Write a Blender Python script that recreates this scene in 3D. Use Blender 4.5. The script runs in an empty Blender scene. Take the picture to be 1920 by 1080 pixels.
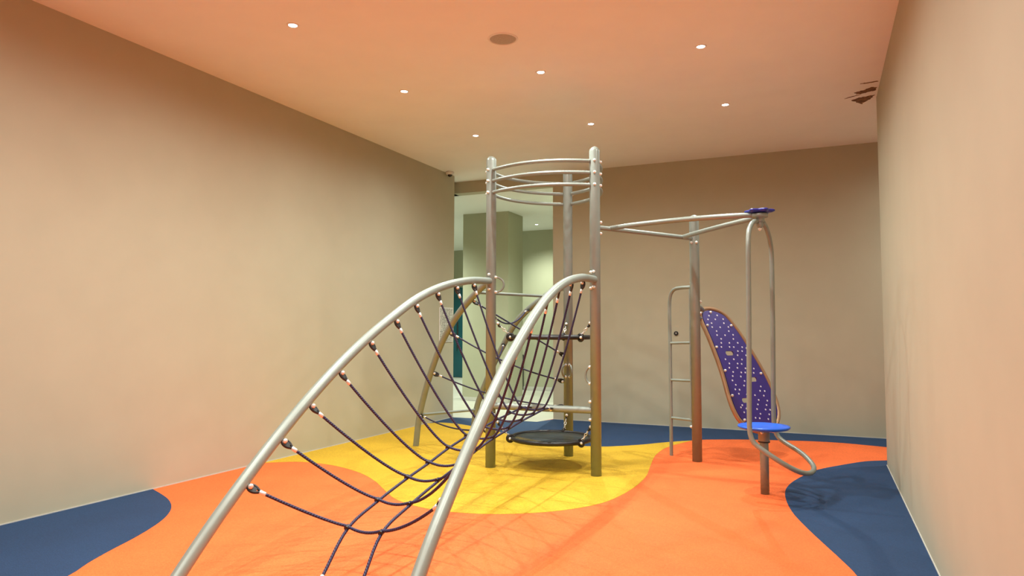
import bpy, math, random
from mathutils import Vector, Matrix, Quaternion
from mathutils.geometry import delaunay_2d_cdt

random.seed(7)
scene = bpy.context.scene
COL = scene.collection

# ---------------------------------------------------------------- camera
F_PX, YAW, PITCH, ROLL = 1297.9, 0.42039, 0.058555, 0.001551
EYE = Vector((0, 0, 1.4))
H = 3.851                      # ceiling height
fwd = Vector((-math.sin(YAW) * math.cos(PITCH), math.cos(YAW) * math.cos(PITCH), math.sin(PITCH)))
rgt = Vector((math.cos(YAW), math.sin(YAW), 0))
upv = rgt.cross(fwd)
r2 = rgt * math.cos(ROLL) + upv * math.sin(ROLL)
u2 = -rgt * math.sin(ROLL) + upv * math.cos(ROLL)
cam_d = bpy.data.cameras.new('camera')
cam_d.sensor_width = 36.0
cam_d.lens = F_PX * 36.0 / 1920.0
cam_d.clip_start, cam_d.clip_end = 0.05, 100
cam = bpy.data.objects.new('camera', cam_d)
COL.objects.link(cam)
m = Matrix((r2, u2, -fwd)).transposed().to_4x4()
m.translation = EYE
cam.matrix_world = m
scene.camera = cam

# ---------------------------------------------------------------- world, exposure
world = bpy.data.worlds.new('world')
world.use_nodes = True
world.node_tree.nodes['Background'].inputs[0].default_value = (0.5, 0.5, 0.5, 1)
world.node_tree.nodes['Background'].inputs[1].default_value = 0.02
scene.world = world
scene.view_settings.view_transform = 'Standard'
scene.view_settings.look = 'None'
scene.view_settings.gamma = 1.0
scene.view_settings.use_curve_mapping = False
scene.view_settings.exposure = 0.58
LAMP_POWER = 72.0
LAMP_COLOR = (0.945, 1.0, 0.93)
HALL_POWER = 330.0
HALL_COLOR = (0.90, 1.0, 0.84)

# ---------------------------------------------------------------- materials
def mat(name, color, rough=0.6, metal=0.0, emit=None, noise=0.0, scale=40.0, bump=0.0, bscale=None, spec=0.5, coat=0.0):
    m = bpy.data.materials.new(name)
    m.use_nodes = True
    nt = m.node_tree
    b = nt.nodes['Principled BSDF']
    b.inputs['Roughness'].default_value = rough
    b.inputs['Metallic'].default_value = metal
    b.inputs['Specular IOR Level'].default_value = spec
    b.inputs['Coat Weight'].default_value = coat
    b.inputs['Base Color'].default_value = (*color, 1)
    tc = nt.nodes.new('ShaderNodeTexCoord')
    if noise:
        n = nt.nodes.new('ShaderNodeTexNoise')
        n.inputs['Scale'].default_value = scale
        n.inputs['Detail'].default_value = 4
        nt.links.new(tc.outputs['Object'], n.inputs['Vector'])
        r = nt.nodes.new('ShaderNodeValToRGB')
        r.color_ramp.elements[0].position = 0.3
        r.color_ramp.elements[1].position = 0.7
        r.color_ramp.elements[0].color = (*[c * (1 - noise) for c in color], 1)
        r.color_ramp.elements[1].color = (*[min(1, c * (1 + noise)) for c in color], 1)
        nt.links.new(n.outputs['Fac'], r.inputs['Fac'])
        nt.links.new(r.outputs['Color'], b.inputs['Base Color'])
    if bump:
        n2 = nt.nodes.new('ShaderNodeTexNoise')
        n2.inputs['Scale'].default_value = bscale or scale
        n2.inputs['Detail'].default_value = 5
        nt.links.new(tc.outputs['Object'], n2.inputs['Vector'])
        bp = nt.nodes.new('ShaderNodeBump')
        bp.inputs['Strength'].default_value = bump
        bp.inputs['Distance'].default_value = 0.004
        nt.links.new(n2.outputs['Fac'], bp.inputs['Height'])
        nt.links.new(bp.outputs['Normal'], b.inputs['Normal'])
    if emit:
        b.inputs['Emission Color'].default_value = (*emit[0], 1)
        b.inputs['Emission Strength'].default_value = emit[1]
    return m

def rubber(name, color):
    """poured rubber granulate: coarse mottling plus fine speckle and relief"""
    m = bpy.data.materials.new(name)
    m.use_nodes = True
    nt = m.node_tree
    b = nt.nodes['Principled BSDF']
    b.inputs['Roughness'].default_value = 0.75
    b.inputs['Specular IOR Level'].default_value = 0.3
    tc = nt.nodes.new('ShaderNodeTexCoord')
    n1 = nt.nodes.new('ShaderNodeTexNoise'); n1.inputs['Scale'].default_value = 2.2; n1.inputs['Detail'].default_value = 6
    n2 = nt.nodes.new('ShaderNodeTexVoronoi'); n2.inputs['Scale'].default_value = 150
    nt.links.new(tc.outputs['Object'], n1.inputs['Vector'])
    nt.links.new(tc.outputs['Object'], n2.inputs['Vector'])
    mp = nt.nodes.new('ShaderNodeMapRange')
    mp.inputs['From Min'].default_value = 0.3; mp.inputs['From Max'].default_value = 0.7
    mp.inputs['To Min'].default_value = 0.93; mp.inputs['To Max'].default_value = 1.07
    nt.links.new(n1.outputs['Fac'], mp.inputs['Value'])
    sep = nt.nodes.new('ShaderNodeSeparateColor')
    nt.links.new(n2.outputs['Color'], sep.inputs['Color'])
    mp2 = nt.nodes.new('ShaderNodeMapRange')
    mp2.inputs['To Min'].default_value = 0.84; mp2.inputs['To Max'].default_value = 1.14
    nt.links.new(sep.outputs['Red'], mp2.inputs['Value'])
    mu = nt.nodes.new('ShaderNodeMath'); mu.operation = 'MULTIPLY'
    nt.links.new(mp.outputs['Result'], mu.inputs[0]); nt.links.new(mp2.outputs['Result'], mu.inputs[1])
    vm = nt.nodes.new('ShaderNodeVectorMath'); vm.operation = 'SCALE'
    vm.inputs[0].default_value = color
    nt.links.new(mu.outputs['Value'], vm.inputs['Scale'])
    nt.links.new(vm.outputs['Vector'], b.inputs['Base Color'])
    bp = nt.nodes.new('ShaderNodeBump'); bp.inputs['Strength'].default_value = 0.35; bp.inputs['Distance'].default_value = 0.004
    nt.links.new(n2.outputs['Distance'], bp.inputs['Height'])
    nt.links.new(bp.outputs['Normal'], b.inputs['Normal'])
    return m

def rope_mat(name, color, color2):
    m = bpy.data.materials.new(name)
    m.use_nodes = True
    nt = m.node_tree
    b = nt.nodes['Principled BSDF']
    b.inputs['Roughness'].default_value = 0.55
    uv = nt.nodes.new('ShaderNodeUVMap')
    mp = nt.nodes.new('ShaderNodeMapping')
    mp.inputs['Scale'].default_value = (2.0, 60.0, 1)
    mp.inputs['Rotation'].default_value = (0, 0, 0.0)
    nt.links.new(uv.outputs['UV'], mp.inputs['Vector'])
    sx = nt.nodes.new('ShaderNodeSeparateXYZ')
    nt.links.new(mp.outputs['Vector'], sx.inputs['Vector'])
    ad = nt.nodes.new('ShaderNodeMath'); ad.operation = 'ADD'
    nt.links.new(sx.outputs['X'], ad.inputs[0]); nt.links.new(sx.outputs['Y'], ad.inputs[1])
    mul = nt.nodes.new('ShaderNodeMath'); mul.operation = 'MULTIPLY'; mul.inputs[1].default_value = 6.28318
    nt.links.new(ad.outputs[0], mul.inputs[0])
    sn = nt.nodes.new('ShaderNodeMath'); sn.operation = 'SINE'
    nt.links.new(mul.outputs[0], sn.inputs[0])
    mr = nt.nodes.new('ShaderNodeMapRange'); mr.inputs['From Min'].default_value = -1
    nt.links.new(sn.outputs[0], mr.inputs['Value'])
    mx = nt.nodes.new('ShaderNodeMix'); mx.data_type = 'RGBA'
    mx.inputs[6].default_value = (*color, 1); mx.inputs[7].default_value = (*color2, 1)
    nt.links.new(mr.outputs['Result'], mx.inputs[0])
    nt.links.new(mx.outputs[2], b.inputs['Base Color'])
    bp = nt.nodes.new('ShaderNodeBump'); bp.inputs['Strength'].default_value = 0.6; bp.inputs['Distance'].default_value = 0.003
    nt.links.new(mr.outputs['Result'], bp.inputs['Height'])
    nt.links.new(bp.outputs['Normal'], b.inputs['Normal'])
    return m

M = {}
M['wall'] = mat('wall_paint', (0.445, 0.418, 0.310), 0.75, noise=0.02, scale=3)
M['ceil'] = mat('ceiling_paint', (0.86, 0.85, 0.82), 0.8, noise=0.015, scale=3)
M['hall_wall'] = mat('hall_wall_paint', (0.40, 0.40, 0.285), 0.75, noise=0.02, scale=3)
M['hall_ceil'] = mat('hall_ceiling_paint', (0.84, 0.85, 0.83), 0.8, noise=0.01, scale=3)
M['hall_floor'] = mat('hall_floor_tile', (0.50, 0.49, 0.42), 0.35, noise=0.05, scale=4)
M['orange'] = rubber('orange_rubber', (0.80, 0.145, 0.034))
M['yellow'] = rubber('yellow_rubber', (0.58, 0.355, 0.022))
M['navy'] = rubber('navy_rubber', (0.014, 0.043, 0.110))
M['seal'] = mat('sealant', (0.52, 0.51, 0.47), 0.6, noise=0.05, scale=30)
M['steel'] = mat('satin_silver_tube', (0.26, 0.292, 0.262), 0.38, metal=0.22, noise=0.03, scale=18)
M['chrome'] = mat('polished_bolt', (0.80, 0.80, 0.77), 0.25, metal=0.35, noise=0.02, scale=20)
M['ferrule'] = mat('aluminium_ferrule', (0.82, 0.81, 0.78), 0.35, metal=0.6, noise=0.03, scale=60)
M['black'] = mat('black_rubber', (0.014, 0.013, 0.014), 0.4, noise=0.2, scale=60)
M['rope'] = rope_mat('purple_rope', (0.009, 0.007, 0.030), (0.030, 0.024, 0.095))
M['blue'] = mat('blue_plastic', (0.012, 0.12, 0.72), 0.32, noise=0.04, scale=30)
M['darkblue'] = mat('dark_blue_plastic', (0.02, 0.025, 0.30), 0.35, noise=0.04, scale=30)
M['steel_floor_tint'] = mat('tube_floor_reflection', (0.40, 0.24, 0.14), 0.38, metal=0.45, noise=0.04, scale=18)  # silver tube with the orange floor's reflection painted into its colour
M['dot'] = mat('pale_stud', (0.70, 0.66, 0.78), 0.45, noise=0.03, scale=30)
M['purple'] = mat('purple_board', (0.036, 0.014, 0.19), 0.38, noise=0.05, scale=12)
M['lens'] = mat('lamp_lens', (0.9, 0.9, 0.9), 0.4, emit=((1.0, 0.97, 0.92), 14.0), noise=0.01)
M['trim'] = mat('lamp_trim', (0.80, 0.78, 0.74), 0.45, noise=0.02, scale=30)
M['grille'] = mat('speaker_grille', (0.42, 0.39, 0.33), 0.7, noise=0.35, scale=420, bump=0.4, bscale=420)
M['white'] = mat('white_plastic', (0.78, 0.77, 0.75), 0.4, noise=0.02, scale=20)
M['smoke'] = mat('smoked_dome', (0.012, 0.006, 0.006), 0.12, noise=0.1, scale=20)
M['teal'] = mat('teal_door', (0.012, 0.085, 0.105), 0.4, noise=0.06, scale=5)
M['darkgap'] = mat('dark_metal', (0.02, 0.022, 0.022), 0.5, noise=0.1, scale=20)
M['stain'] = mat('bare_plaster', (0.17, 0.085, 0.035), 0.9, noise=0.55, scale=28, bump=0.4, bscale=60)

# trampoline mat: woven black mesh that lets part of the light through
mm = mat('mesh_mat', (0.045, 0.055, 0.05), 0.5, noise=0.2, scale=90)
nt = mm.node_tree
out = nt.nodes['Material Output']
tr = nt.nodes.new('ShaderNodeBsdfTransparent')
mxs = nt.nodes.new('ShaderNodeMixShader')
mxs.inputs[0].default_value = 0.36
nt.links.new(nt.nodes['Principled BSDF'].outputs[0], mxs.inputs[1])
nt.links.new(tr.outputs[0], mxs.inputs[2])
nt.links.new(mxs.outputs[0], out.inputs['Surface'])
M['mesh'] = mm

# printed notice: rows of small unreadable print, broken into words
nm = mat('notice_print', (0.6, 0.6, 0.55), 0.6)
nt = nm.node_tree
b = nt.nodes['Principled BSDF']
tc = nt.nodes.new('ShaderNodeTexCoord')
sp = nt.nodes.new('ShaderNodeSeparateXYZ'); nt.links.new(tc.outputs['Object'], sp.inputs[0])
fr = nt.nodes.new('ShaderNodeMath'); fr.operation = 'MULTIPLY'; fr.inputs[1].default_value = 42.0
nt.links.new(sp.outputs['Z'], fr.inputs[0])
fl = nt.nodes.new('ShaderNodeMath'); fl.operation = 'FRACT'; nt.links.new(fr.outputs[0], fl.inputs[0])
gt = nt.nodes.new('ShaderNodeMath'); gt.operation = 'GREATER_THAN'; gt.inputs[1].default_value = 0.5
nt.links.new(fl.outputs[0], gt.inputs[0])
wn = nt.nodes.new('ShaderNodeTexNoise'); wn.inputs['Scale'].default_value = 38; wn.inputs['Detail'].default_value = 0
nt.links.new(tc.outputs['Object'], wn.inputs['Vector'])
g2 = nt.nodes.new('ShaderNodeMath'); g2.operation = 'GREATER_THAN'; g2.inputs[1].default_value = 0.45
nt.links.new(wn.outputs['Fac'], g2.inputs[0])
ml = nt.nodes.new('ShaderNodeMath'); ml.operation = 'MULTIPLY'
nt.links.new(gt.outputs[0], ml.inputs[0]); nt.links.new(g2.outputs[0], ml.inputs[1])
mx = nt.nodes.new('ShaderNodeMix'); mx.data_type = 'RGBA'
mx.inputs[6].default_value = (0.60, 0.60, 0.54, 1); mx.inputs[7].default_value = (0.22, 0.22, 0.20, 1)
nt.links.new(ml.outputs[0], mx.inputs[0]); nt.links.new(mx.outputs[2], b.inputs['Base Color'])
M['notice'] = nm

# ---------------------------------------------------------------- mesh helpers
def V(*a):
    return Vector(a if len(a) > 1 else a[0])

def frames(pts, closed=False):
    n = len(pts); T = []
    for i in range(n):
        if closed: t = pts[(i + 1) % n] - pts[i - 1]
        elif i == 0: t = pts[1] - pts[0]
        elif i == n - 1: t = pts[-1] - pts[-2]
        else: t = pts[i + 1] - pts[i - 1]
        T.append(t.normalized())
    a = Vector((0, 0, 1)) if abs(T[0].z) < 0.9 else Vector((1, 0, 0))
    N = [(a - T[0] * a.dot(T[0])).normalized()]
    for i in range(1, n):
        v = N[-1] - T[i] * N[-1].dot(T[i])
        N.append(v.normalized())
    return T, N

def spline(P, step=0.05, closed=False):
    """centripetal-like Catmull-Rom through P, resampled"""
    P = [Vector(p) for p in P]
    n = len(P); out = []
    rng = range(n if closed else n - 1)
    for i in rng:
        p1, p2 = P[i], P[(i + 1) % n]
        p0 = P[i - 1] if (closed or i > 0) else p1 * 2 - p2
        p3 = P[(i + 2) % n] if (closed or i + 2 < n) else p2 * 2 - p1
        d01 = max((p1 - p0).length, 1e-6) ** .5; d12 = max((p2 - p1).length, 1e-6) ** .5; d23 = max((p3 - p2).length, 1e-6) ** .5
        m1 = (p2 - p1) + d12 * ((p1 - p0) / d01 - (p2 - p0) / (d01 + d12))
        m2 = (p2 - p1) + d12 * ((p3 - p2) / d23 - (p3 - p1) / (d12 + d23))
        k = max(2, int((p2 - p1).length / step))
        for j in range(k):
            t = j / k
            a = 2 * p1 - 2 * p2 + m1 + m2
            bb = -3 * p1 + 3 * p2 - 2 * m1 - m2
            out.append(a * t ** 3 + bb * t ** 2 + m1 * t + p1)
    if not closed: out.append(P[-1].copy())
    return out

class MB:
    def __init__(s): s.v = []; s.f = []; s.sm = []; s.uv = []
    def face(s, idx, smooth=False, uv=None):
        s.f.append(idx); s.sm.append(smooth); s.uv.append(uv or [(0, 0)] * len(idx))
    def box(s, lo, hi):
        x0, y0, z0 = lo; x1, y1, z1 = hi; o = len(s.v)
        s.v += [Vector(p) for p in ((x0, y0, z0), (x1, y0, z0), (x1, y1, z0), (x0, y1, z0), (x0, y0, z1), (x1, y0, z1), (x1, y1, z1), (x0, y1, z1))]
        for q in ((3, 2, 1, 0), (4, 5, 6, 7), (0, 1, 5, 4), (1, 2, 6, 5), (2, 3, 7, 6), (3, 0, 4, 7)):
            s.face([o + i for i in q])
        return s
    def tube(s, pts, r, seg=14, closed=False, cap=True):
        pts = [Vector(p) for p in pts]
        T, N = frames(pts, closed); n = len(pts); o = len(s.v); L = 0; acc = [0]
        for i in range(1, n): L += (pts[i] - pts[i - 1]).length; acc.append(L)
        rr = r if isinstance(r, (list, tuple)) else [r] * n
        for i in range(n):
            B = T[i].cross(N[i])
            for k in range(seg):
                a = 2 * math.pi * k / seg
                s.v.append(pts[i] + (N[i] * math.cos(a) + B * math.sin(a)) * rr[i])
        for i in range(n if closed else n - 1):
            j = (i + 1) % n
            for k in range(seg):
                k2 = (k + 1) % seg
                va, vb = acc[i], acc[j] if j else L + 0.01
                s.face([o + i * seg + k, o + i * seg + k2, o + j * seg + k2, o + j * seg + k], True,
                       [(k / seg, va), ((k + 1) / seg, va), ((k + 1) / seg, vb), (k / seg, vb)])
        if cap and not closed:
            for i, rev in ((0, True), (n - 1, False)):
                o2 = len(s.v)
                s.v += [s.v[o + i * seg + k].copy() for k in range(seg)]
                idx = [o2 + k for k in range(seg)]
                s.face(idx[::-1] if rev else idx)
        return s
    def lathe(s, prof, c=(0, 0, 0), seg=24, smooth=True):
        """prof: list of (r, z); axis Z through c"""
        c = Vector(c); o = len(s.v); n = len(prof)
        for r, z in prof:
            for k in range(seg):
                a = 2 * math.pi * k / seg
                s.v.append(c + Vector((r * math.cos(a), r * math.sin(a), z)))
        for i in range(n - 1):
            for k in range(seg):
                k2 = (k + 1) % seg
                s.face([o + i * seg + k, o + i * seg + k2, o + (i + 1) * seg + k2, o + (i + 1) * seg + k], smooth)
        if prof[0][0] > 1e-5: s.face([o + k for k in range(seg)][::-1])
        if prof[-1][0] > 1e-5: s.face([o + (n - 1) * seg + k for k in range(seg)])
        return s
    def torus(s, c, R, r, axis=(0, 0, 1), seg=48, sseg=12):
        q = Vector((0, 0, 1)).rotation_difference(Vector(axis).normalized())
        pts = [Vector(c) + q @ Vector((R * math.cos(2 * math.pi * i / seg), R * math.sin(2 * math.pi * i / seg), 0)) for i in range(seg)]
        return s.tube(pts, r, sseg, closed=True)
    def prism(s, poly, z0, z1):
        o = len(s.v); n = len(poly)
        s.v += [Vector((x, y, z0)) for x, y in poly] + [Vector((x, y, z1)) for x, y in poly]
        s.face([o + n + i for i in range(n)])
        s.face([o + i for i in range(n)][::-1])
        for i in range(n):
            j = (i + 1) % n
            s.face([o + i, o + j, o + n + j, o + n + i])
        return s
    def mesh(s, name, origin=Vector((0, 0, 0))):
        me = bpy.data.meshes.new(name)
        me.from_pydata([tuple(v - origin) for v in s.v], [], s.f)
        me.polygons.foreach_set('use_smooth', s.sm)
        ul = me.uv_layers.new(name='UVMap')
        flat = [c for u in s.uv for p in u for c in p]
        ul.data.foreach_set('uv', flat)
        me.update()
        return me
    def build(s, name, material, parent=None, kind=None, at=None):
        """origin of the mesh: its thing's base (or the given point for a top-level mesh)"""
        if parent is not None:
            org = world_loc(parent)
        else:
            org = Vector(at) if at is not None else Vector((0, 0, 0))
        me = s.mesh(name, org)
        me.materials.append(M[material])
        ob = bpy.data.objects.new(name, me)
        COL.objects.link(ob)
        if parent is not None: ob.parent = parent
        else: ob.location = org
        if kind: ob['kind'] = kind
        return ob

def world_loc(ob):
    p = Vector(ob.location); q = ob.parent
    while q is not None:
        p = p + Vector(q.location); q = q.parent
    return p

def thing(name, label, cat, loc, group=None):
    o = bpy.data.objects.new(name, None)
    o.empty_display_size = 0.1
    COL.objects.link(o)
    o.location = Vector(loc)
    o['label'] = label; o['category'] = cat
    if group: o['group'] = group
    return o

def tag(o, label, cat, group=None):
    o['label'] = label; o['category'] = cat
    if group: o['group'] = group
    return o

def place(name, me, parent, wpos, direction=None):
    """a shared mesh placed at a world point under an unrotated parent, its +Z turned to direction"""
    o = bpy.data.objects.new(name, me)
    COL.objects.link(o)
    o.parent = parent
    o.location = Vector(wpos) - world_loc(parent)
    if direction is not None:
        o.rotation_mode = 'QUATERNION'
        o.rotation_quaternion = Vector((0, 0, 1)).rotation_difference(Vector(direction).normalized())
    return o

def sub(name, me, parent, lpos=(0, 0, 0)):
    o = bpy.data.objects.new(name, me)
    COL.objects.link(o); o.parent = parent; o.location = lpos
    return o

def structure(o):
    o['kind'] = 'structure'
    return o

# ================================================================= THE ROOM
XL, XR, YB = -5.350, 0.581, 10.129
YC = 8.15                 # far corner of the right wall
YL = 9.69                 # far end of the left wall
XO = -3.825               # left end of the back wall (edge of the opening)
HH = 3.662                # underside of the header / hall ceiling
YR = -2.6                 # wall behind the camera

def wall(name, lo, hi, m='wall'):
    return structure(MB().box(lo, hi).build(name, m))

# floor and its rubber areas -------------------------------------------------
floor = structure(MB().prism([(XL - .3, YR - .2), (3.4, YR - .2), (3.4, YB + .02), (XO - .02, YB + .02), (XO - .12, 9.75), (XL - .3, 9.69)], -0.10, 0.0).build('floor', 'orange'))
YEL_FRONT = [(-5.35, 5.60), (-5.045, 5.806), (-4.63, 5.808), (-4.172, 5.64), (-3.819, 5.407), (-3.509, 5.128), (-3.244, 4.896), (-2.984, 4.768), (-2.738, 4.721), (-2.514, 4.737), (-2.28, 4.81), (-2.035, 4.955), (-1.812, 5.176), (-1.643, 5.47), (-1.554, 5.974), (-1.553, 6.566), (-1.627, 7.089), (-1.716, 7.768), (-1.697, 8.35), (-1.518, 8.95)]
NAVY_Y = [(-1.518, 8.95), (-1.768, 8.7), (-2.039, 8.359), (-2.248, 8.159), (-2.429, 8.035), (-2.86, 7.983), (-3.349, 8.156), (-3.933, 8.525), (-4.516, 8.866), (-4.825, 9.025), (-5.007, 9.067), (-5.208, 9.07), (-5.35, 8.943)]
NAVY_O = [(-1.518, 8.95), (-1.406, 9.07), (-1.113, 9.228), (-0.859, 9.33), (-0.523, 9.429), (-0.129, 9.518), (0.19, 9.531), (0.646, 9.423), (1.6, 9.15), (3.3, 8.9)]
NAVY_R = [(0.64, 8.49), (0.418, 8.344), (0.164, 8.006), (-0.071, 7.623), (-0.197, 7.25), (-0.289, 6.869), (-0.32, 6.558), (-0.303, 6.221), (-0.237, 5.795), (-0.135, 5.412), (-0.022, 5.048), (0.083, 4.719), (0.151, 4.472), (0.2, 4.0), (0.17, 3.2), (0.3, 2.4), (0.60, 2.1)]
NAVY_L = [(-5.35, 4.31), (-5.113, 4.207), (-4.904, 4.102), (-4.694, 3.955), (-4.54, 3.801), (-4.423, 3.646), (-4.315, 3.459), (-4.219, 3.26), (-4.127, 3.034), (-4.031, 2.825), (-3.923, 2.629), (-3.85, 2.2), (-3.95, 1.5), (-4.4, 0.9), (-5.35, 0.5)]

def smooth2(pts):
    return [(p.x, p.y) for p in spline([(x, y, 0) for x, y in pts], 0.06)]

def rubber_area(name, material, poly, label):
    o = MB().prism(poly, -0.02, 0.0015).build(name, material, floor)
    o['label'] = label
    return o

ny = smooth2(NAVY_Y)
rubber_area('rubber_area', 'yellow', smooth2(YEL_FRONT) + ny[1:], 'yellow rubber flooring')
rubber_area('rubber_area', 'navy', ny[::-1] + smooth2(NAVY_O)[1:] + [(3.3, YB), (XO, YB), (XO - .12, 9.75), (XL, 9.69)], 'navy rubber strip along back wall')
rubber_area('rubber_area', 'navy', smooth2(NAVY_R) + [(1.2, 2.1), (1.2, 8.49)], 'navy rubber flooring by the right wall')
rubber_area('rubber_area', 'navy', smooth2(NAVY_L), 'navy rubber flooring by the left wall')

# walls ------------------------------------------------------------------------
wall_left = wall('wall_left', (XL - .25, YR, 0), (XL, YL, H + .1))
wall_right = wall('wall_right', (XR, YR, 0), (XR + .9, YC, H + .1))
wall_back = structure(MB().box((XO, YB, 0), (3.3, YB + .2, H + .1)).build('wall_back', 'wall'))
MB().box((-11.4, YB, HH), (XO, YB + .2, H + .1)).build('door_header', 'wall', wall_back)
wall('wall_rear', (XL - .25, YR - .2, 0), (XR + .9, YR, H + .1))
wall('wall_recess', (3.1, 7.5, 0), (3.3, YB, H + .1))
wall('wall_recess_near', (XR + .9, 7.5, 0), (3.1, 7.7, H + .1))
ceiling = structure(MB().box((XL - .25, YR - .2, H), (3.3, YB + .2, H + .2)).build('ceiling', 'ceil'))

# thin light sealant line where walls meet the floor
structure(MB().box((XL, YR, 0.0), (XL + .006, YL, .009)).build('baseboard_left', 'seal'))
structure(MB().box((XR - .006, YR, 0.0), (XR, YC, .009)).build('baseboard_right', 'seal'))
structure(MB().box((XO, YB - .006, 0.0), (3.1, YB, .009)).build('baseboard_back', 'seal'))

# broken ceiling plaster by the right wall ----------------------------------------
def ragged(pts, jit):
    outp = []
    for i in range(len(pts)):
        a = Vector(pts[i]); b2 = Vector(pts[(i + 1) % len(pts)])
        for k in range(5):
            p = a.lerp(b2, k / 5); outp.append((p.x + random.uniform(-jit, jit), p.y + random.uniform(-jit, jit)))
    return outp
for pts, j in (([(.347, 8.147), (.421, 8.086), (.512, 8.06), (.56, 8.05), (.53, 8.16), (.48, 8.244), (.448, 8.326), (.40, 8.23)], .010),
               ([(.366, 7.895), (.44, 7.842), (.514, 7.772), (.557, 7.80), (.55, 7.90), (.50, 7.92), (.43, 7.955), (.394, 7.948)], .010),
               ([(.40, 7.62), (.45, 7.61), (.56, 7.60), (.56, 7.615), (.45, 7.63)], .005),
               ([(.27, 8.06), (.35, 8.00), (.42, 7.98), (.35, 8.02)], .004)):
    o = MB().prism(ragged(pts, j), H - .004, H + .02).build('bare_patch', 'stain', ceiling)
    o['label'] = 'brown patch of broken ceiling plaster'

# ================================================================= HALL BEHIND THE OPENING
structure(MB().prism([(-12, 9.69), (XL - .25, 9.69), (XO - .12, 9.75), (XO - .02, YB + .02), (XO, 18.2), (-12, 18.2)], -.10, -.003).build('floor_hall', 'hall_floor'))
structure(MB().box((-12, YB + .2, HH), (XO + 3, 18.2, HH + .15)).build('ceiling_hall', 'hall_ceil'))
structure(MB().box((-12, YL - .2, HH), (XL - .25, YB + .2, HH + .15)).build('ceiling_lobby', 'hall_ceil'))
structure(MB().box((-6.9, 14.7, 0), (-3.3, 14.9, HH)).build('wall_hall_far', 'hall_wall'))
structure(MB().box((-12, 17.66, 0), (-6.7, 17.86, HH)).build('wall_hall_end', 'hall_wall'))
structure(MB().box((-12.2, YL - .4, 0), (-12, 17.9, HH)).build('wall_hall_left', 'hall_wall'))
structure(MB().box((-12, YL - .4, 0), (XL - .25, YL - .2, HH)).build('wall_lobby', 'hall_wall'))
structure(MB().box((-6.9, 14.9, 0), (-6.7, 17.86, HH)).build('wall_hall_side', 'hall_wall'))
structure(MB().box((-3.5, YB + .2, 0), (-3.3, 14.9, HH)).build('wall_hall_right', 'hall_wall'))
structure(MB().box((-6.454, 12.06, 0), (-5.47, 12.76, HH)).build('wall_hall_column', 'hall_wall'))
for k, (a, b_) in enumerate((((-6.9, 14.685, 0), (-3.5, 14.7, .08)), ((-6.46, 12.05, 0), (-5.464, 12.06, .07)), ((-5.47, 12.06, 0), (-5.46, 12.76, .07)))):
    structure(MB().box(a, b_).build('trim_%d' % (k + 1), 'seal'))
door = structure(MB().box((-9.9, 17.60, 0.01), (-9.10, 17.66, 2.58)).build('door_1', 'teal'))
MB().tube([(-9.56, 17.56, 0.85), (-9.56, 17.56, 1.6)], .02).build('door_handle', 'darkgap', door)
dark_strip = structure(MB().box((-6.315, 14.62, 0.01), (-6.275, 14.70, 0.80)).build('hall_dark_strip', 'darkgap'))  # thin dark upright strip against the far hall wall

# ================================================================= LIGHT FITTINGS
lens_me = MB().lathe([(0.030, 0.0), (0.034, 0.004)], seg=24).mesh('lens'); lens_me.materials.append(M['lens'])
ring_me = MB().lathe([(0.034, 0.0), (0.036, -0.006), (0.044, -0.006), (0.050, 0.0), (0.050, 0.012), (0.034, 0.012), (0.034, 0.0)], seg=28).mesh('trim_ring')
ring_me.materials.append(M['trim'])

def downlight(x, y, z, label, group, power, color, cone=172.0):
    t = thing('downlight', label, 'downlight', (x, y, z), group)
    sub('lens', lens_me, t, (0, 0, -0.004))
    sub('trim_ring', ring_me, t, (0, 0, 0))
    ld = bpy.data.lights.new('downlight_beam', 'SPOT')
    ld.energy = power; ld.color = color
    ld.spot_size = math.radians(cone); ld.spot_blend = 1.0
    ld.shadow_soft_size = 0.014
    # photometric profile: a bright core beam with a weaker wide skirt
    ld.use_nodes = True
    lt = ld.node_tree
    em = next(n for n in lt.nodes if n.type == 'EMISSION')
    tcn = lt.nodes.new('ShaderNodeTexCoord')
    sx = lt.nodes.new('ShaderNodeSeparateXYZ'); lt.links.new(tcn.outputs['Normal'], sx.inputs[0])
    ab = lt.nodes.new('ShaderNodeMath'); ab.operation = 'ABSOLUTE'; lt.links.new(sx.outputs['Z'], ab.inputs[0])
    mr = lt.nodes.new('ShaderNodeMapRange'); mr.interpolation_type = 'SMOOTHSTEP'
    mr.inputs['From Min'].default_value = 0.52; mr.inputs['From Max'].default_value = 0.99
    mr.inputs['To Min'].default_value = 0.80; mr.inputs['To Max'].default_value = 1.75
    lt.links.new(ab.outputs[0], mr.inputs['Value']); lt.links.new(mr.outputs['Result'], em.inputs['Strength'])
    lo = bpy.data.objects.new('downlight_beam', ld)
    COL.objects.link(lo); lo.parent = t; lo.location = (0, 0, -0.045)
    return t

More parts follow.
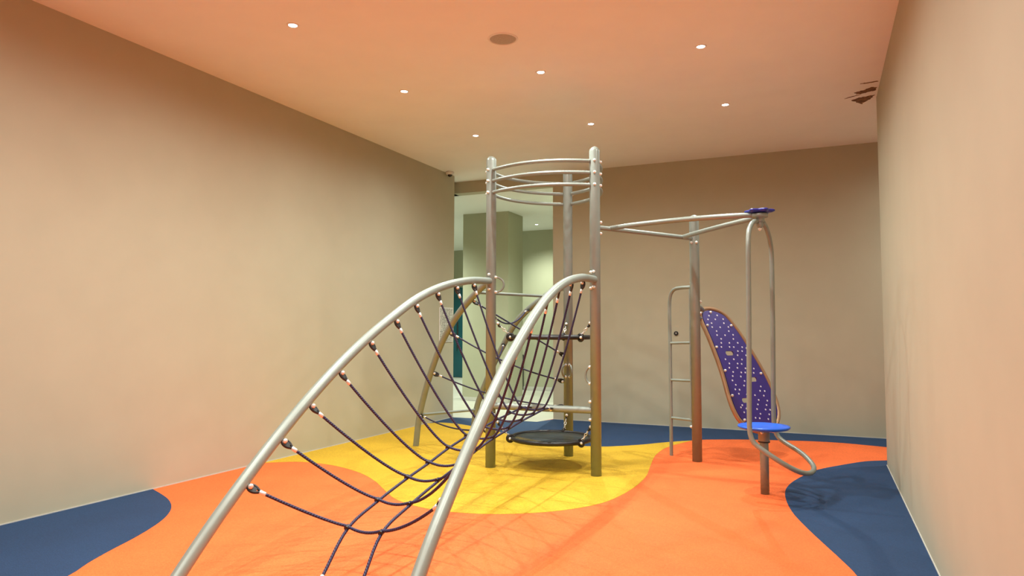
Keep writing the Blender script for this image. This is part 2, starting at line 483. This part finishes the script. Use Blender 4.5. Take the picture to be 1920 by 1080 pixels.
G = 'recessed ceiling downlights'
for x, y, lab in ((-3.856, 4.269, 'recessed white downlight nearest the left wall, front row'),
                  (-3.891, 5.964, 'recessed white downlight nearest the left wall, middle row'),
                  (-3.964, 7.729, 'recessed white downlight nearest the left wall, far row'),
                  (-2.400, 6.036, 'recessed white downlight just beyond the round ceiling speaker'),
                  (-2.471, 7.836, 'recessed white downlight above the top of the tube tower'),
                  (-0.906, 6.039, 'recessed white downlight above the hanging spinner, nearer of two'),
                  (-0.910, 7.746, 'recessed white downlight nearest the broken ceiling plaster'),
                  (-2.423, 4.330, 'recessed white downlight cut by the top edge of the photo'),
                  (-0.910, 4.330, 'recessed white downlight near the right wall, outside the top edge')):
    downlight(x, y, H, lab, G, LAMP_POWER, LAMP_COLOR)
for x, side in ((-3.86, 'left'), (-2.42, 'middle'), (-0.91, 'right')):
    for y, row in ((2.6, 'row just outside the top edge of the photo'), (0.4, 'row overhead at the viewpoint')):
        downlight(x, y, H, 'recessed white downlight, %s one in the %s' % (side, row), 'downlights behind the viewpoint', LAMP_POWER, LAMP_COLOR)
downlight(1.9, 9.2, H, 'recessed downlight in the side recess hidden behind the right wall corner', G, LAMP_POWER * 1.3, LAMP_COLOR)
downlight(-5.616, 13.865, HH, 'small downlight in the bright hall ceiling right of the column', 'hall downlights', HALL_POWER * .45, HALL_COLOR, 130.0)
for x, y, pw, lab in ((-4.0, 11.25, .55, 'added unseen hall lamp behind the left end of the back wall'),
                     (-7.4, 11.1, .9, 'added unseen hall lamp behind the end of the left wall'),
                     (-8.3, 15.9, .9, 'added unseen hall lamp behind the hall column')):
    downlight(x, y, HH, lab, 'hall downlights', HALL_POWER * pw, HALL_COLOR, 140.0)  # unseen lamps added out of view to brighten the hall and column

# ceiling loudspeaker
t = thing('ceiling_speaker', 'round brown-grey speaker grille set flush in the ceiling', 'speaker', (-2.413, 5.202, H))
MB().lathe([(0.0, -0.004), (0.105, -0.004), (0.112, 0.0), (0.112, 0.02)], world_loc(t), 40).build('grille', 'grille', t)
MB().lathe([(0.110, 0.004), (0.112, -0.007), (0.124, -0.006), (0.130, 0.0), (0.130, 0.01)], world_loc(t), 40).build('rim', 'trim', t)

# dome camera above the end of the left wall
t = thing('dome_camera', 'small white dome camera with dark lens at ceiling above left wall end', 'camera', (-5.27, 9.40, H))
c = world_loc(t)
MB().lathe([(0.058, 0.0), (0.066, -0.006), (0.066, -0.024), (0.058, -0.040), (0.036, -0.046)], c, 28).build('housing', 'white', t)
MB().lathe([(0.038, -0.044), (0.036, -0.055), (0.027, -0.070), (0.013, -0.078), (0.0, -0.080)], c, 24).build('dome', 'smoke', t)

# notice on the left wall
t = thing('notice_sheet', 'tall printed notice sheet on the far end of the left wall', 'notice', (XL, 9.44, 1.19))
MB().box((XL + .001, 9.23, 1.19), (XL + .010, 9.65, 1.725)).build('backing', 'white', t)
MB().box((XL + .0101, 9.245, 1.205), (XL + .0125, 9.635, 1.71)).build('print_sheet', 'notice', t)

# little fitting on the back wall seen through the ladder
t = thing('wall_fitting', 'tiny black ring fitting on back wall seen between ladder rails', 'fitting', (-1.925, YB, 1.335))
MB().torus((-1.925, YB - .012, 1.335), .020, .012, (0, 1, 0), 24, 8).build('ring', 'black', t)
MB().lathe([(0.0, -.004), (.010, -.004), (.012, .004), (0.0, .012)], (-1.925, YB - .012, 1.335), 16).build('core', 'white', t)

# ================================================================= CLIMBING FRAME
P1, P2, P3, P4, P5 = (V(-3.093, 6.390, 0), V(-1.997, 6.442, 0), V(-2.579, 7.302, 0), V(-1.236, 7.579, 0), V(-0.473, 6.338, 0))
LAD = V(-1.553, 7.807, 0)
CEN = (P1 + P2 + P3) / 3
PR = 0.0515
ZV = Vector((0, 0, 1))

frame = thing('climbing_frame', 'silver tube climbing frame with tower, arches, ladder and purple board', 'climbing frame', CEN)

bolt_me = MB().lathe([(0.0, 0.018), (0.007, 0.0165), (0.012, 0.012), (0.0155, 0.004), (0.0160, -0.006), (0.0130, -0.010), (0.0, -0.010)][::-1], seg=14).mesh('bolt')
bolt_me.materials.append(M['chrome'])
def bolt(parent, pos, d, name='bolt'):
    return place(name, bolt_me, parent, pos, d)

def make_post(p, h):
    prof = [(PR, 0), (PR, h - .05)] + [(PR * math.cos(a), h - .05 + .05 * math.sin(a)) for a in [math.radians(k) for k in (15, 30, 45, 60, 75, 89.5)]]
    return MB().lathe(prof, p, 32).build('post', 'steel', frame)
post = {}
for k, p, h in (('P1', P1, 3.185), ('P2', P2, 3.182), ('P3', P3, 3.18), ('P4', P4, 2.63)):
    post[k] = make_post(p, h)
PO = {'P1': P1, 'P2': P2, 'P3': P3, 'P4': P4}

def pbolt(k, z, d, off=0.0):
    """bolt on the skin of post k at height z towards horizontal direction d"""
    d = Vector((d[0], d[1], 0)).normalized()
    bolt(post[k], PO[k] + ZV * z + d * (PR + .004 + off), d)

R_CAM = Vector((math.cos(YAW), math.sin(YAW), 0))       # towards the right of the room as one enters
F_CAM = Vector((-math.sin(YAW), math.cos(YAW), 0))

# curved rails round the top, three to a side
for a, b2, zz in (('P1', 'P2', (3.036, 2.920, 2.800)), ('P2', 'P3', (3.028, 2.910, 2.795)), ('P3', 'P1', (3.028, 2.912, 2.796))):
    A, B = PO[a], PO[b2]
    mid = (A + B) / 2
    on = (mid - CEN); on.z = 0; on.normalize()
    ab = (B - A).normalized()
    for z in zz:
        pts = []
        for i in range(21):
            t = i / 20
            pts.append(A.lerp(B, t) + on * (0.035 + 0.155 * 4 * t * (1 - t)) + ab * (.04 * (1 - 2 * t)) + ZV * z)
        MB().tube(pts, 0.0185, 12).build('top_rail', 'steel', frame)
        for k, s in ((a, 1), (b2, -1)):
            d = (on * .9 + ab * s * (-.25)).normalized()
            pbolt(k, z, d)

# front arches ---------------------------------------------------------------
e = (P2 - P1).normalized(); nrm = Vector((e.y, -e.x, 0))
aa = math.radians(1.2)
dL = nrm * math.cos(aa) - e * math.sin(aa)
dR = nrm * math.cos(aa) + e * math.sin(aa)
ARCH_L = [(0.045, 1.885), (.506, 1.858), (1.042, 1.772), (1.478, 1.648), (1.842, 1.495), (2.188, 1.33), (2.498, 1.16), (2.808, .965), (3.118, .745), (3.398, .526), (3.598, .356), (3.788, .18), (3.98, -.01)]
ARCH_R = [(.045, 1.875), (.538, 1.856), (1.066, 1.778), (1.516, 1.65), (1.856, 1.50), (2.184, 1.32), (2.484, 1.14), (2.774, .934), (3.024, .744), (3.278, .538), (3.474, .368), (3.594, .25), (3.83, -.01)]
AR = 0.036
def arch(base, d, prof):
    return spline([base + d * s + ZV * z for s, z in prof], 0.06)
archL = arch(P1, dL, ARCH_L); archR = arch(P2, dR, ARCH_R)
MB().tube(archL, AR, 18).build('arch_tube', 'steel', frame)
MB().tube(archR, AR, 18).build('arch_tube', 'steel', frame)
# rear arches
dA = Vector((-1.367, .777, 0)).normalized()
dB = Quaternion((0, 0, 1), math.radians(5)) @ dA
ARCH_A = [(.04, 1.885), (.16, 1.835), (.51, 1.64), (.76, 1.455), (.99, 1.225), (1.185, .95), (1.355, .66), (1.50, .32), (1.57, -.01)]
ARCH_B = [(.04, 1.875), (.25, 1.82), (.475, 1.72), (.70, 1.60), (.90, 1.45), (1.095, 1.215), (1.26, 1.0), (1.52, .60), (1.64, .36), (1.72, -.01)]
archA = arch(P1, dA, ARCH_A); archB = arch(P3, dB, ARCH_B)
MB().tube(archA, AR, 18).build('arch_tube', 'steel', frame)
MB().tube(archB, AR, 18).build('arch_tube', 'steel', frame)
for k, z, dd in (('P1', 1.95, nrm), ('P1', 1.80, nrm), ('P2', 1.95, nrm), ('P2', 1.80, nrm), ('P2', 1.945, nrm - R_CAM * .9), ('P2', 1.79, nrm - R_CAM * .9),
                 ('P3', 1.95, dB), ('P3', 1.80, dB), ('P1', 1.95, dA), ('P1', 1.80, dA)):
    pbolt(k, z, dd)

def at_z(line, z):
    return min(line, key=lambda p: abs(p.z - z))

# bars between the rear arches
for z in (1.79, .395):
    MB().tube([at_z(archA, z), at_z(archB, z - .01)], .0165, 12).build('brace_bar', 'steel', frame)
# cross tube between the front posts
ct = [P1 + ZV * .617, P2 + ZV * .617]
MB().tube(ct, .034, 16).build('cross_tube', 'steel', frame)
for k, s in (('P1', 1), ('P2', -1)):
    for z in (.70, .53):
        pbolt(k, z, e * s + nrm * .6)

# grab handles
def handle(k, z0, z1, d, depth):
    d = Vector((d[0], d[1], 0)).normalized(); p = PO[k]; n = 10
    pts = [p + d * (PR * .8) + ZV * z0]
    for i in range(n + 1):
        a = -math.pi / 2 + math.pi * i / n
        pts.append(p + d * (PR + depth * math.cos(a)) + ZV * ((z0 + z1) / 2 + (z1 - z0) / 2 * math.sin(a)))
    pts.append(p + d * (PR * .8) + ZV * z1)
    MB().tube(pts, .011, 10).build('grab_handle', 'steel', frame)
    for z in (z0, z1):
        pbolt(k, z, d + nrm * .25)
handle('P1', 1.772, 1.925, R_CAM - F_CAM * .25, .085)
handle('P3', .87, 1.0, -F_CAM + R_CAM * .25, .06)
handle('P3', .87, 1.0, -F_CAM - R_CAM * .9, .06)
handle('P2', .87, 1.03, -R_CAM + F_CAM * .6, .055)

# overhead triangle frame ------------------------------------------------------
ZO = 2.375
hub = P5 + ZV * 2.352
OR = 0.0235
b42 = (P4 - P2).normalized()
beam_a = [P2 + ZV * 2.388 + b42 * .03, P4 + ZV * 2.372 - b42 * .03]
MB().tube(beam_a, OR, 14).build('overhead_beam', 'steel', frame)
d25 = (P5 - P2); n25 = Vector((d25.y, -d25.x, 0)).normalized()
if n25.y > 0: n25 = -n25
s0 = P2 + b42 * .20 + ZV * 2.39
pts = []
for i in range(17):
    t = i / 16
    p = s0.lerp(V(P5.x, P5.y, 2.392), t)
    pts.append(p + n25 * (.13 * 4 * t * (1 - t)))
MB().tube(pts, OR, 14).build('overhead_beam', 'steel', frame)
s1 = P4 - b42 * .17 + ZV * 2.376
n45 = Vector(((P5 - P4).y, -(P5 - P4).x, 0)).normalized()
if n45.x < 0: n45 = -n45
pts = [s1.lerp(V(P5.x, P5.y, 2.372), i / 12) + n45 * (-.03 * 4 * (i / 12) * (1 - i / 12)) for i in range(13)]
MB().tube(pts, OR, 14).build('overhead_beam', 'steel', frame)
for k, z, dd in (('P2', 2.435, R_CAM), ('P2', 2.325, R_CAM), ('P4', 2.325, nrm * 1 + R_CAM * .5), ('P4', 2.325, nrm - R_CAM * .6), ('P4', 2.42, nrm * .6 - R_CAM)):
    pbolt(k, z, dd)
hb = MB().lathe([(0.0, 2.325), (.034, 2.325), (.040, 2.34), (.040, 2.365), (.066, 2.368), (.070, 2.38), (.070, 2.398), (.060, 2.404), (.022, 2.408), (0.0, 2.408)], P5, 28).build('swivel_hub', 'steel', frame)
# scalloped blue cap on the hub
star = []
for k in range(60):
    a = 2 * math.pi * k / 60
    r = .112 + .016 * math.cos(6 * a)
    star.append((r * math.cos(a), r * math.sin(a)))
mb = MB()
o = 0
for sc, z in ((.80, 2.408), (.98, 2.418), (1.0, 2.428), (.94, 2.434), (.5, 2.440), (.15, 2.443)):
    for x, y in star: mb.v.append(Vector((P5.x + x * sc, P5.y + y * sc, z)))
for i in range(5):
    for k in range(60):
        k2 = (k + 1) % 60
        mb.face([i * 60 + k, i * 60 + k2, (i + 1) * 60 + k2, (i + 1) * 60 + k], True)
mb.face([k for k in range(60)][::-1]); mb.face([300 + k for k in range(60)])
cp = mb.build('hub_cap', 'darkblue', frame); cp['label'] = 'dark blue scalloped cap'

# ladder beside the fourth post ---------------------------------------------------
dl = (LAD - P4); dl.z = 0; ll = dl.length; dl.normalize()
lad = MB().tube(spline([LAD - ZV * .01, LAD + ZV * .6, LAD + ZV * 1.2, LAD + ZV * 1.70, LAD + ZV * 1.79 - dl * .02, LAD + ZV * 1.835 - dl * .07, LAD + ZV * 1.85 - dl * .15, P4 + dl * .03 + ZV * 1.85], .06), .0195, 14).build('ladder_rail', 'steel', frame)
inner = P4 + dl * .075
lad2 = MB().tube([inner + ZV * .40, inner + ZV * 1.85], .0125, 12).build('ladder_rail', 'steel', frame)
for z in (1.24, .832, .415):
    MB().tube([LAD + ZV * z, P4 + dl * (.03 if z < .5 else .07) + ZV * (z + .01)], .0145, 12).build('ladder_rung', 'steel', frame)
pbolt('P4', 1.90, dl); pbolt('P4', .36, dl + nrm * .6)

# purple climbing board -------------------------------------------------------------
BC = V(-0.8642, 8.0262, 0.9678); BW = V(0.5692, 0.8222, 0.008); BD = V(0.307, -0.2034, -0.9297)
BN = BW.cross(BD)
if BN.y > 0: BN = -BN
DOTS = [(-0.184, -0.622), (-0.218, -0.578), (-0.051, -0.626), (-0.102, -0.578), (0.025, -0.58), (0.016, -0.531), (-0.181, -0.532), (-0.191, -0.484), (-0.066, -0.482), (0.069, -0.484), (0.053, -0.434), (-0.143, -0.436), (-0.155, -0.389), (-0.029, -0.386), (0.103, -0.389), (0.085, -0.339), (-0.11, -0.343), (-0.129, -0.296), (-0.0, -0.293), (0.135, -0.291), (-0.148, -0.248), (-0.019, -0.246), (0.048, -0.243), (0.183, -0.239), (0.092, -0.194), (0.161, -0.192), (0.066, -0.146), (0.201, -0.14), (-0.147, -0.105), (-0.016, -0.101), (0.112, -0.094), (-0.107, -0.055), (0.022, -0.049), (0.084, -0.044), (-0.13, -0.007), (-0.004, -0.001), (0.122, 0.01), (0.255, 0.018), (-0.092, 0.043), (0.034, 0.054), (0.096, 0.057), (0.23, 0.067), (-0.119, 0.089), (0.005, 0.1), (-0.145, 0.137), (0.041, 0.152), (-0.116, 0.189), (0.009, 0.203), (0.27, 0.227), (-0.146, 0.238), (-0.082, 0.245), (0.038, 0.259), (0.235, 0.275), (0.309, 0.282), (-0.113, 0.289), (0.006, 0.305), (0.13, 0.319), (0.269, 0.332), (0.164, 0.375), (0.298, 0.391), (-0.118, 0.415), (0.128, 0.423), (0.261, 0.439), (-0.149, 0.438), (-0.071, 0.457), (0.09, 0.472), (0.222, 0.487), (0.293, 0.495), (-0.124, 0.493), (0.119, 0.527), (0.254, 0.543), (-0.097, 0.547), (0.022, 0.565), (0.084, 0.574), (0.214, 0.593)]
OUT = [(-0.266, -0.657), (-0.206, -0.68), (-0.133, -0.685), (-0.018, -0.662), (0.075, -0.612), (0.139, -0.52), (0.21, -0.394), (0.271, -0.249), (0.328, -0.097), (0.382, 0.081), (0.417, 0.241), (0.427, 0.36), (0.419, 0.463), (0.386, 0.548), (0.33, 0.616), (0.241, 0.666), (0.125, 0.688), (0.007, 0.678), (-0.096, 0.639), (-0.184, 0.569), (-0.222, 0.49), (-0.238, 0.391), (-0.238, 0.277), (-0.230, 0.149), (-0.226, 0.019), (-0.230, -0.114), (-0.241, -0.241), (-0.253, -0.354), (-0.272, -0.476), (-0.287, -0.568)]
OVAL = [(-0.047, -0.174), (0.189, 0.140), (-0.032, 0.366)]

def inpoly(x, y, poly):
    c = False; n = len(poly)
    for i in range(n):
        x1, y1 = poly[i]; x2, y2 = poly[i - 1]
        if (y1 > y) != (y2 > y) and x < (x2 - x1) * (y - y1) / (y2 - y1) + x1: c = not c
    return c

outer = [(p.x, p.y) for p in spline([(x, y, 0) for x, y in OUT], .04, closed=True)]
holes = []
ovals = []
for cx, cy in OVAL:
    pl = []
    for k in range(20):
        a = 2 * math.pi * k / 20
        sx = .036 if math.cos(a) > 0 else -.036
        pl.append((cx + sx + .027 * math.cos(a), cy + .027 * math.sin(a)))
    ovals.append(pl)
holes += ovals
vv = []; ee = []
for loop in [outer] + holes:
    o = len(vv); n = len(loop)
    vv += [Vector(p) for p in loop]
    ee += [(o + i, o + (i + 1) % n) for i in range(n)]
rv, re_, rf, _, _, _ = delaunay_2d_cdt(vv, ee, [], 0, 1e-6)
tris = []
for f in rf:
    cx = sum(rv[i].x for i in f) / 3; cy = sum(rv[i].y for i in f) / 3
    if inpoly(cx, cy, outer) and not any(abs(cx - h[0][0]) < .2 and inpoly(cx, cy, h) for h in holes): tris.append(list(f))
TH = .014
def bp3(u, v, n=0.0): return BC + BW * u + BD * v + BN * n
mb = MB(); nv = len(rv)
mb.v = [bp3(p.x, p.y, TH / 2) for p in rv] + [bp3(p.x, p.y, -TH / 2) for p in rv]
def tri_n(f): return (mb.v[f[1]] - mb.v[f[0]]).cross(mb.v[f[2]] - mb.v[f[0]]).dot(BN)
for f in tris:
    f = f if tri_n(f) > 0 else f[::-1]
    mb.face(f); mb.face([i + nv for i in f][::-1])
edge_count = {}
for f in tris:
    f = f if tri_n(f) > 0 else f[::-1]
    for i in range(3):
        a, b2 = f[i], f[(i + 1) % 3]
        edge_count[(a, b2)] = edge_count.get((a, b2), 0) + 1
for (a, b2) in edge_count:
    if (b2, a) not in edge_count: mb.face([b2, a, a + nv, b2 + nv])
board = mb.build('climbing_board', 'purple', frame)
board['label'] = 'purple perforated climbing board'
mb = MB()
for cx, cy in DOTS:
    if any(abs(cx - ox) < .078 and abs(cy - oy) < .042 for ox, oy in OVAL): continue
    o = len(mb.v)
    for r, hgt in ((.0105, 0.0), (.0095, .003)):
        mb.v += [bp3(cx + r * math.cos(2 * math.pi * k / 8), cy + r * math.sin(2 * math.pi * k / 8), TH / 2 + hgt) for k in range(8)]
    sgn = 1 if BW.cross(BD).dot(BN) > 0 else -1
    top = [o + 8 + k for k in range(8)]
    mb.face(top[::sgn])
    for k in range(8):
        q = [o + k, o + (k + 1) % 8, o + 8 + (k + 1) % 8, o + 8 + k]
        mb.face(q[::sgn])
mb.build('studs', 'dot', board, kind='stuff')
for u, v in ((-0.146, -0.662), (-0.262, -0.505), (0.118, -0.50), (-0.228, -0.248), (0.250, -0.222), (-0.212, 0.023), (0.34, 0.079), (-0.226, 0.303), (-0.162, 0.575), (0.385, 0.40)):
    bolt(board, bp3(u, v, TH / 2 + .004), BN)
# tube frame round the board, with its tie to the post
ctr = Vector((sum(p[0] for p in OUT) / len(OUT), sum(p[1] for p in OUT) / len(OUT)))
rim = []
n = len(outer)
for i in range(n):
    a = Vector(outer[i - 1]); b2 = Vector(outer[(i + 1) % n]); t = (b2 - a).normalized()
    nn = Vector((t.y, -t.x))
    if nn.dot(Vector(outer[i]) - ctr) < 0: nn = -nn
    q = Vector(outer[i]) + nn * .030
    rim.append(bp3(q.x, q.y, -.006))
MB().tube(rim, .0235, 12, closed=True).build('board_frame', 'steel_floor_tint', frame)
j1 = bp3(-.22, -.70, -.016)
MB().tube(spline([P4 + ZV * 1.64, P4.lerp(V(j1.x, j1.y, 0), .5) + ZV * 1.645, j1], .05), .0215, 12).build('board_bracket', 'steel', frame)
j2 = bp3(-.29, -.60, -.016)
MB().tube([P4 + ZV * 1.53, j2], .018, 12).build('board_bracket', 'steel', frame)
pbolt('P4', 1.69, R_CAM); pbolt('P4', 1.57, R_CAM)
foot = bp3(.09, .71, -.016)
MB().tube([V(foot.x, foot.y, -.01), V(foot.x, foot.y, foot.z - .02), foot], .022, 12).build('board_leg', 'steel', frame)

# ================================================================= ROPE NETS
thimble = MB()
thimble.tube(spline([(0, 0, .072), (.010, 0, .060), (.019, 0, .040), (.020, 0, .020), (.012, 0, .004), (0, 0, -.002), (-.012, 0, .004), (-.020, 0, .020), (-.019, 0, .040), (-.010, 0, .060)], .012, closed=True), .0085, 8, closed=True)
thimble.box((-.013, -.006, .006), (.013, .006, .052))
th_me = thimble.mesh('hook'); th_me.materials.append(M['black'])
fe_me = MB().lathe([(0.0, .068), (.0125, .070), (.0125, .104), (.010, .108), (0.0, .108)], seg=12).mesh('ferrule'); fe_me.materials.append(M['ferrule'])
ROPE = .0092

def hook(net, pos, d, towards_bolt=None):
    """rubber shackle at pos pointing along d, with its ferrule and bolt; returns where the rope starts"""
    d = d.normalized()
    h = place('hook', th_me, net, pos, d)
    sub('ferrule', fe_me, h)
    bo = sub('bolt', bolt_me, h, (0, 0, .016))
    bo.rotation_mode = 'QUATERNION'
    bo.rotation_quaternion = Vector((0, 0, 1)).rotation_difference(Vector((0, -1, 0)))
    bo.location = (0, -.012, .012)
    return pos + d * .100

front_net = thing('rope_net', 'purple and black rope net sagging between the two long front arches', 'rope net', V(-2.39, 3.05, 0))
HL = [(-3.0, 2.985, .503), (-3.008, 3.253, .728), (-3.016, 3.549, .948), (-3.024, 3.855, 1.137), (-3.033, 4.193, 1.305), (-3.042, 4.534, 1.465), (-3.051, 4.87, 1.601), (-3.061, 5.231, 1.701), (-3.071, 5.584, 1.772), (-3.081, 5.943, 1.812)]
HR = [(-1.771, 3.178, .525), (-1.788, 3.428, .714), (-1.805, 3.673, .92), (-1.826, 3.971, 1.119), (-1.848, 4.294, 1.304), (-1.87, 4.617, 1.473), (-1.892, 4.93, 1.596), (-1.915, 5.268, 1.698), (-1.942, 5.649, 1.763), (-1.966, 6.002, 1.813)]
NY = [3.30, 3.61, 3.96, 4.25, 4.56, 4.88, 5.20, 5.50, 5.82, 6.12]
NZ = [.270, .355, .425, .470, .525, .565, .595, .622, .640, .655]
EXP = [1.5, 1.48, 1.46, 1.42, 1.38, 1.34, 1.32, 1.3, 1.28, 1.28]
WN = .116
def nearest(line, p):
    p = Vector(p); i = min(range(len(line)), key=lambda k: (line[k] - p).length_squared)
    return line[i]
railL, railR = [], []
knot_me = MB().tube([(0, 0, -.014), (0, 0, .014)], .0155, 10).mesh('rope_clip'); knot_me.materials.append(M['black'])
for i in range(10):
    cL = nearest(archL, HL[i]); cR = nearest(archR, HR[i])
    half = (cR.x - cL.x) / 2
    un = WN / half
    bot = V((cL.x + cR.x) / 2, NY[i], NZ[i])
    def pt(u, cL=cL, cR=cR, bot=bot, ex=EXP[i], un=un):
        end = cL if u < 0 else cR
        q = (abs(u) - un) / (1 - un)
        w = q ** ex if q > 0 else 0.0
        z = bot.z + (end.z - bot.z) * w
        if q <= 0: z -= .022 * (1 - (u / un) ** 2)
        return V(bot.x + (end.x - bot.x) * abs(u), bot.y + (end.y - bot.y) * w, z)
    dl_ = (pt(-.86) - cL).normalized(); dr_ = (pt(.86) - cR).normalized()
    sL = hook(front_net, cL + dl_ * (AR + .002), dl_)
    sR = hook(front_net, cR + dr_ * (AR + .002), dr_)
    ua = max((cL - sL).length / (cL - pt(0)).length, .05)
    pts = [sL]
    for k in range(1, 40):
        u = -1 + 2 * k / 40
        p = pt(u)
        if (p - cL).length < .19 or (p - cR).length < .19: continue
        pts.append(p)
    pts.append(sR)
    MB().tube(spline(pts, .05), ROPE, 8).build('rope', 'rope', front_net)
    railL.append(pt(-un)); railR.append(pt(un))
for rail, gx, gy, s in ((railL, -2.47, 2.97, -1), (railR, -2.235, 3.02, 1)):
    g0 = V(gx, gy, 0.0)
    d0 = (rail[0] - g0).normalized()
    st = hook(front_net, g0 + d0 * .01, d0)
    endp = V(-2.545 + s * WN, 6.42, .617)
    endp = P1.lerp(P2, .5 + s * .10) + ZV * .617
    de = (rail[-1] - endp).normalized()
    en = hook(front_net, endp + de * .036, de)
    low = [p - ZV * .016 for p in rail]
    MB().tube(spline([st] + low + [en], .05), ROPE, 8).build('rope', 'rope', front_net)
    for j, p in enumerate(rail):
        nx = rail[min(j + 1, 9)] - rail[max(j - 1, 0)]
        place('rope_clip', knot_me, front_net, p - ZV * .008, nx)

rear_net = thing('rope_net', 'thin dark rope net crossing between the two rear arches and tower', 'rope net', V(-3.5, 7.3, 0))
def sag_rope(net, a, b2, sag, oa, ob):
    d1 = (b2 - a).normalized(); d1 = (d1 - ZV * sag * 2.2).normalized()
    d2 = (a - b2).normalized(); d2 = (d2 - ZV * sag * 2.2).normalized()
    s1_ = hook(net, a + d1 * oa, d1); s2_ = hook(net, b2 + d2 * ob, d2)
    pts = [s1_.lerp(s2_, k / 14) - ZV * (sag * 4 * (k / 14) * (1 - k / 14)) for k in range(15)]
    MB().tube(pts, .0085, 8).build('rope', 'rope', net)
for za, zp, sg in ((1.70, 1.075, .0), (1.347, .80, .05), (.905, .53, .06)):
    sag_rope(rear_net, at_z(archA, za), P3 + ZV * zp, sg, AR, PR)
sag_rope(rear_net, at_z(archA, .389), P1 + ZV * .37, .05, AR, PR)
for zb, zp, sg in ((1.64, 1.52, .09), (1.22, 1.12, .07), (.80, .70, .06)):
    sag_rope(rear_net, at_z(archB, zb), P1 + ZV * zp, sg, AR, PR)

# ================================================================= HANGING ROUND PLATFORMS
link_me = MB().tube(spline([(0, .0, -.018), (.010, 0, -.010), (.010, 0, .010), (0, 0, .018), (-.010, 0, .010), (-.010, 0, -.010)], .008, closed=True), .0042, 6, closed=True).mesh('chain_link')
link_me.materials.append(M['chrome'])
def platform(z, label, mat_top, zc):
    t = thing('round_platform', label, 'platform', V(CEN.x, CEN.y, z), 'round platforms hung in the tower')
    c = V(CEN.x, CEN.y, z); RR = .405
    MB().torus(c, RR, .022, (0, 0, 1), 64, 14).build('ring', 'black', t)
    MB().lathe([(0.0, -.004), (RR - .015, -.004), (RR - .012, .0), (RR - .015, .004), (0.0, .004)], c, 56).build('mat', mat_top, t)
    for k in ('P1', 'P2', 'P3'):
        d = PO[k] - V(CEN.x, CEN.y, 0); d.normalize()
        cl = MB().torus(c + d * (RR + .018), .030, .016, d.cross(ZV), 20, 10).build('clamp', 'black', t)
        bolt(cl, c + d * (RR + .02) - F_CAM * .02, -F_CAM)
        top = PO[k] - d * (PR + .02) + ZV * (z + zc)
        low = c + d * (RR + .035) + ZV * .028
        sh = MB().tube(spline([top + d * .012, top - d * .008, top - d * .012 - ZV * .03, low + (top - low) * .72], .01), .011, 8).build('shackle', 'black', t)
        bolt(sh, top - F_CAM * .014, -F_CAM)
        a = low + (top - low) * .62
        ch = None
        for q in range(4):
            lk = place('chain_link', link_me, t, low.lerp(a, q / 3), a - low)
            lk.rotation_quaternion = lk.rotation_quaternion @ Quaternion((0, 0, 1), math.pi / 2 * (q % 2) + .5)
    return t
platform(1.313, 'upper black round platform hanging level with the arch tops in tower', 'mesh', .14)
platform(.285, 'lower black round trampoline hanging low above the yellow floor', 'mesh', .17)

# ================================================================= HANGING SPINNER LOOP
LOOP = [(-0.493, 6.325, 2.335), (-0.510, 6.24, 2.322), (-0.526, 6.145, 2.285), (-0.538, 6.05, 2.22), (-0.541, 6.005, 2.12), (-0.544, 6.006, 1.80), (-0.548, 6.007, 1.474), (-0.553, 6.008, 1.05), (-0.558, 6.009, 0.689), (-0.554, 6.008, 0.545), (-0.524, 6.002, 0.473), (-0.451, 5.992, 0.419), (-0.359, 5.989, 0.359), (-0.262, 6.02, 0.298), (-0.186, 6.076, 0.256), (-0.129, 6.157, 0.234), (-0.093, 6.255, 0.236), (-0.087, 6.342, 0.255), (-0.112, 6.418, 0.283), (-0.171, 6.502, 0.327), (-0.24, 6.567, 0.362), (-0.319, 6.624, 0.399), (-0.373, 6.655, 0.437), (-0.404, 6.666, 0.50), (-0.411, 6.668, 0.622), (-0.408, 6.667, 1.05), (-0.403, 6.666, 1.481), (-0.402, 6.664, 1.85), (-0.402, 6.655, 2.09), (-0.411, 6.61, 2.20), (-0.424, 6.53, 2.27), (-0.440, 6.44, 2.315), (-0.455, 6.36, 2.335)]
sp_t = thing('hanging_spinner', 'tall silver tube loop hanging from the blue capped hub over blue seat', 'spinner', V(P5.x, P5.y, 2.33))
MB().tube(spline(LOOP, .05), .0205, 16).build('loop_tube', 'steel', sp_t)
MB().lathe([(0.0, 2.275), (.018, 2.278), (.026, 2.288), (.030, 2.30), (.030, 2.352), (0.0, 2.352)], P5, 24).build('swivel_bearing', 'steel', sp_t)
bolt(sp_t, P5 + ZV * 2.268, -ZV)

# ================================================================= BLUE SEAT POST
seat = thing('spinner_seat', 'round blue seat on a short silver post in the orange floor', 'seat', V(P5))
MB().lathe([(.036, -.005), (.036, .50), (.030, .51)], P5, 24).build('post', 'steel', seat)
MB().lathe([(.0, .44), (.045, .44), (.047, .445), (.047, .525), (.10, .530), (.105, .545), (0.0, .545)], P5, 24).build('bearing', 'steel', seat)
MB().lathe([(0.0, .536), (.15, .538), (.195, .548), (.212, .560), (.214, .570), (.206, .577), (.19, .575), (.15, .566), (.06, .562), (0.0, .562)], P5, 48).build('seat_disc', 'blue', seat)
for k in range(3):
    a = .4 + k * 2.094
    bolt(seat, P5 + V(.08 * math.cos(a), .08 * math.sin(a), .530), -ZV)
MB().lathe([(0.036, .432), (.049, .434), (.049, .444), (.036, .446)], P5, 20).build('gasket', 'black', seat)
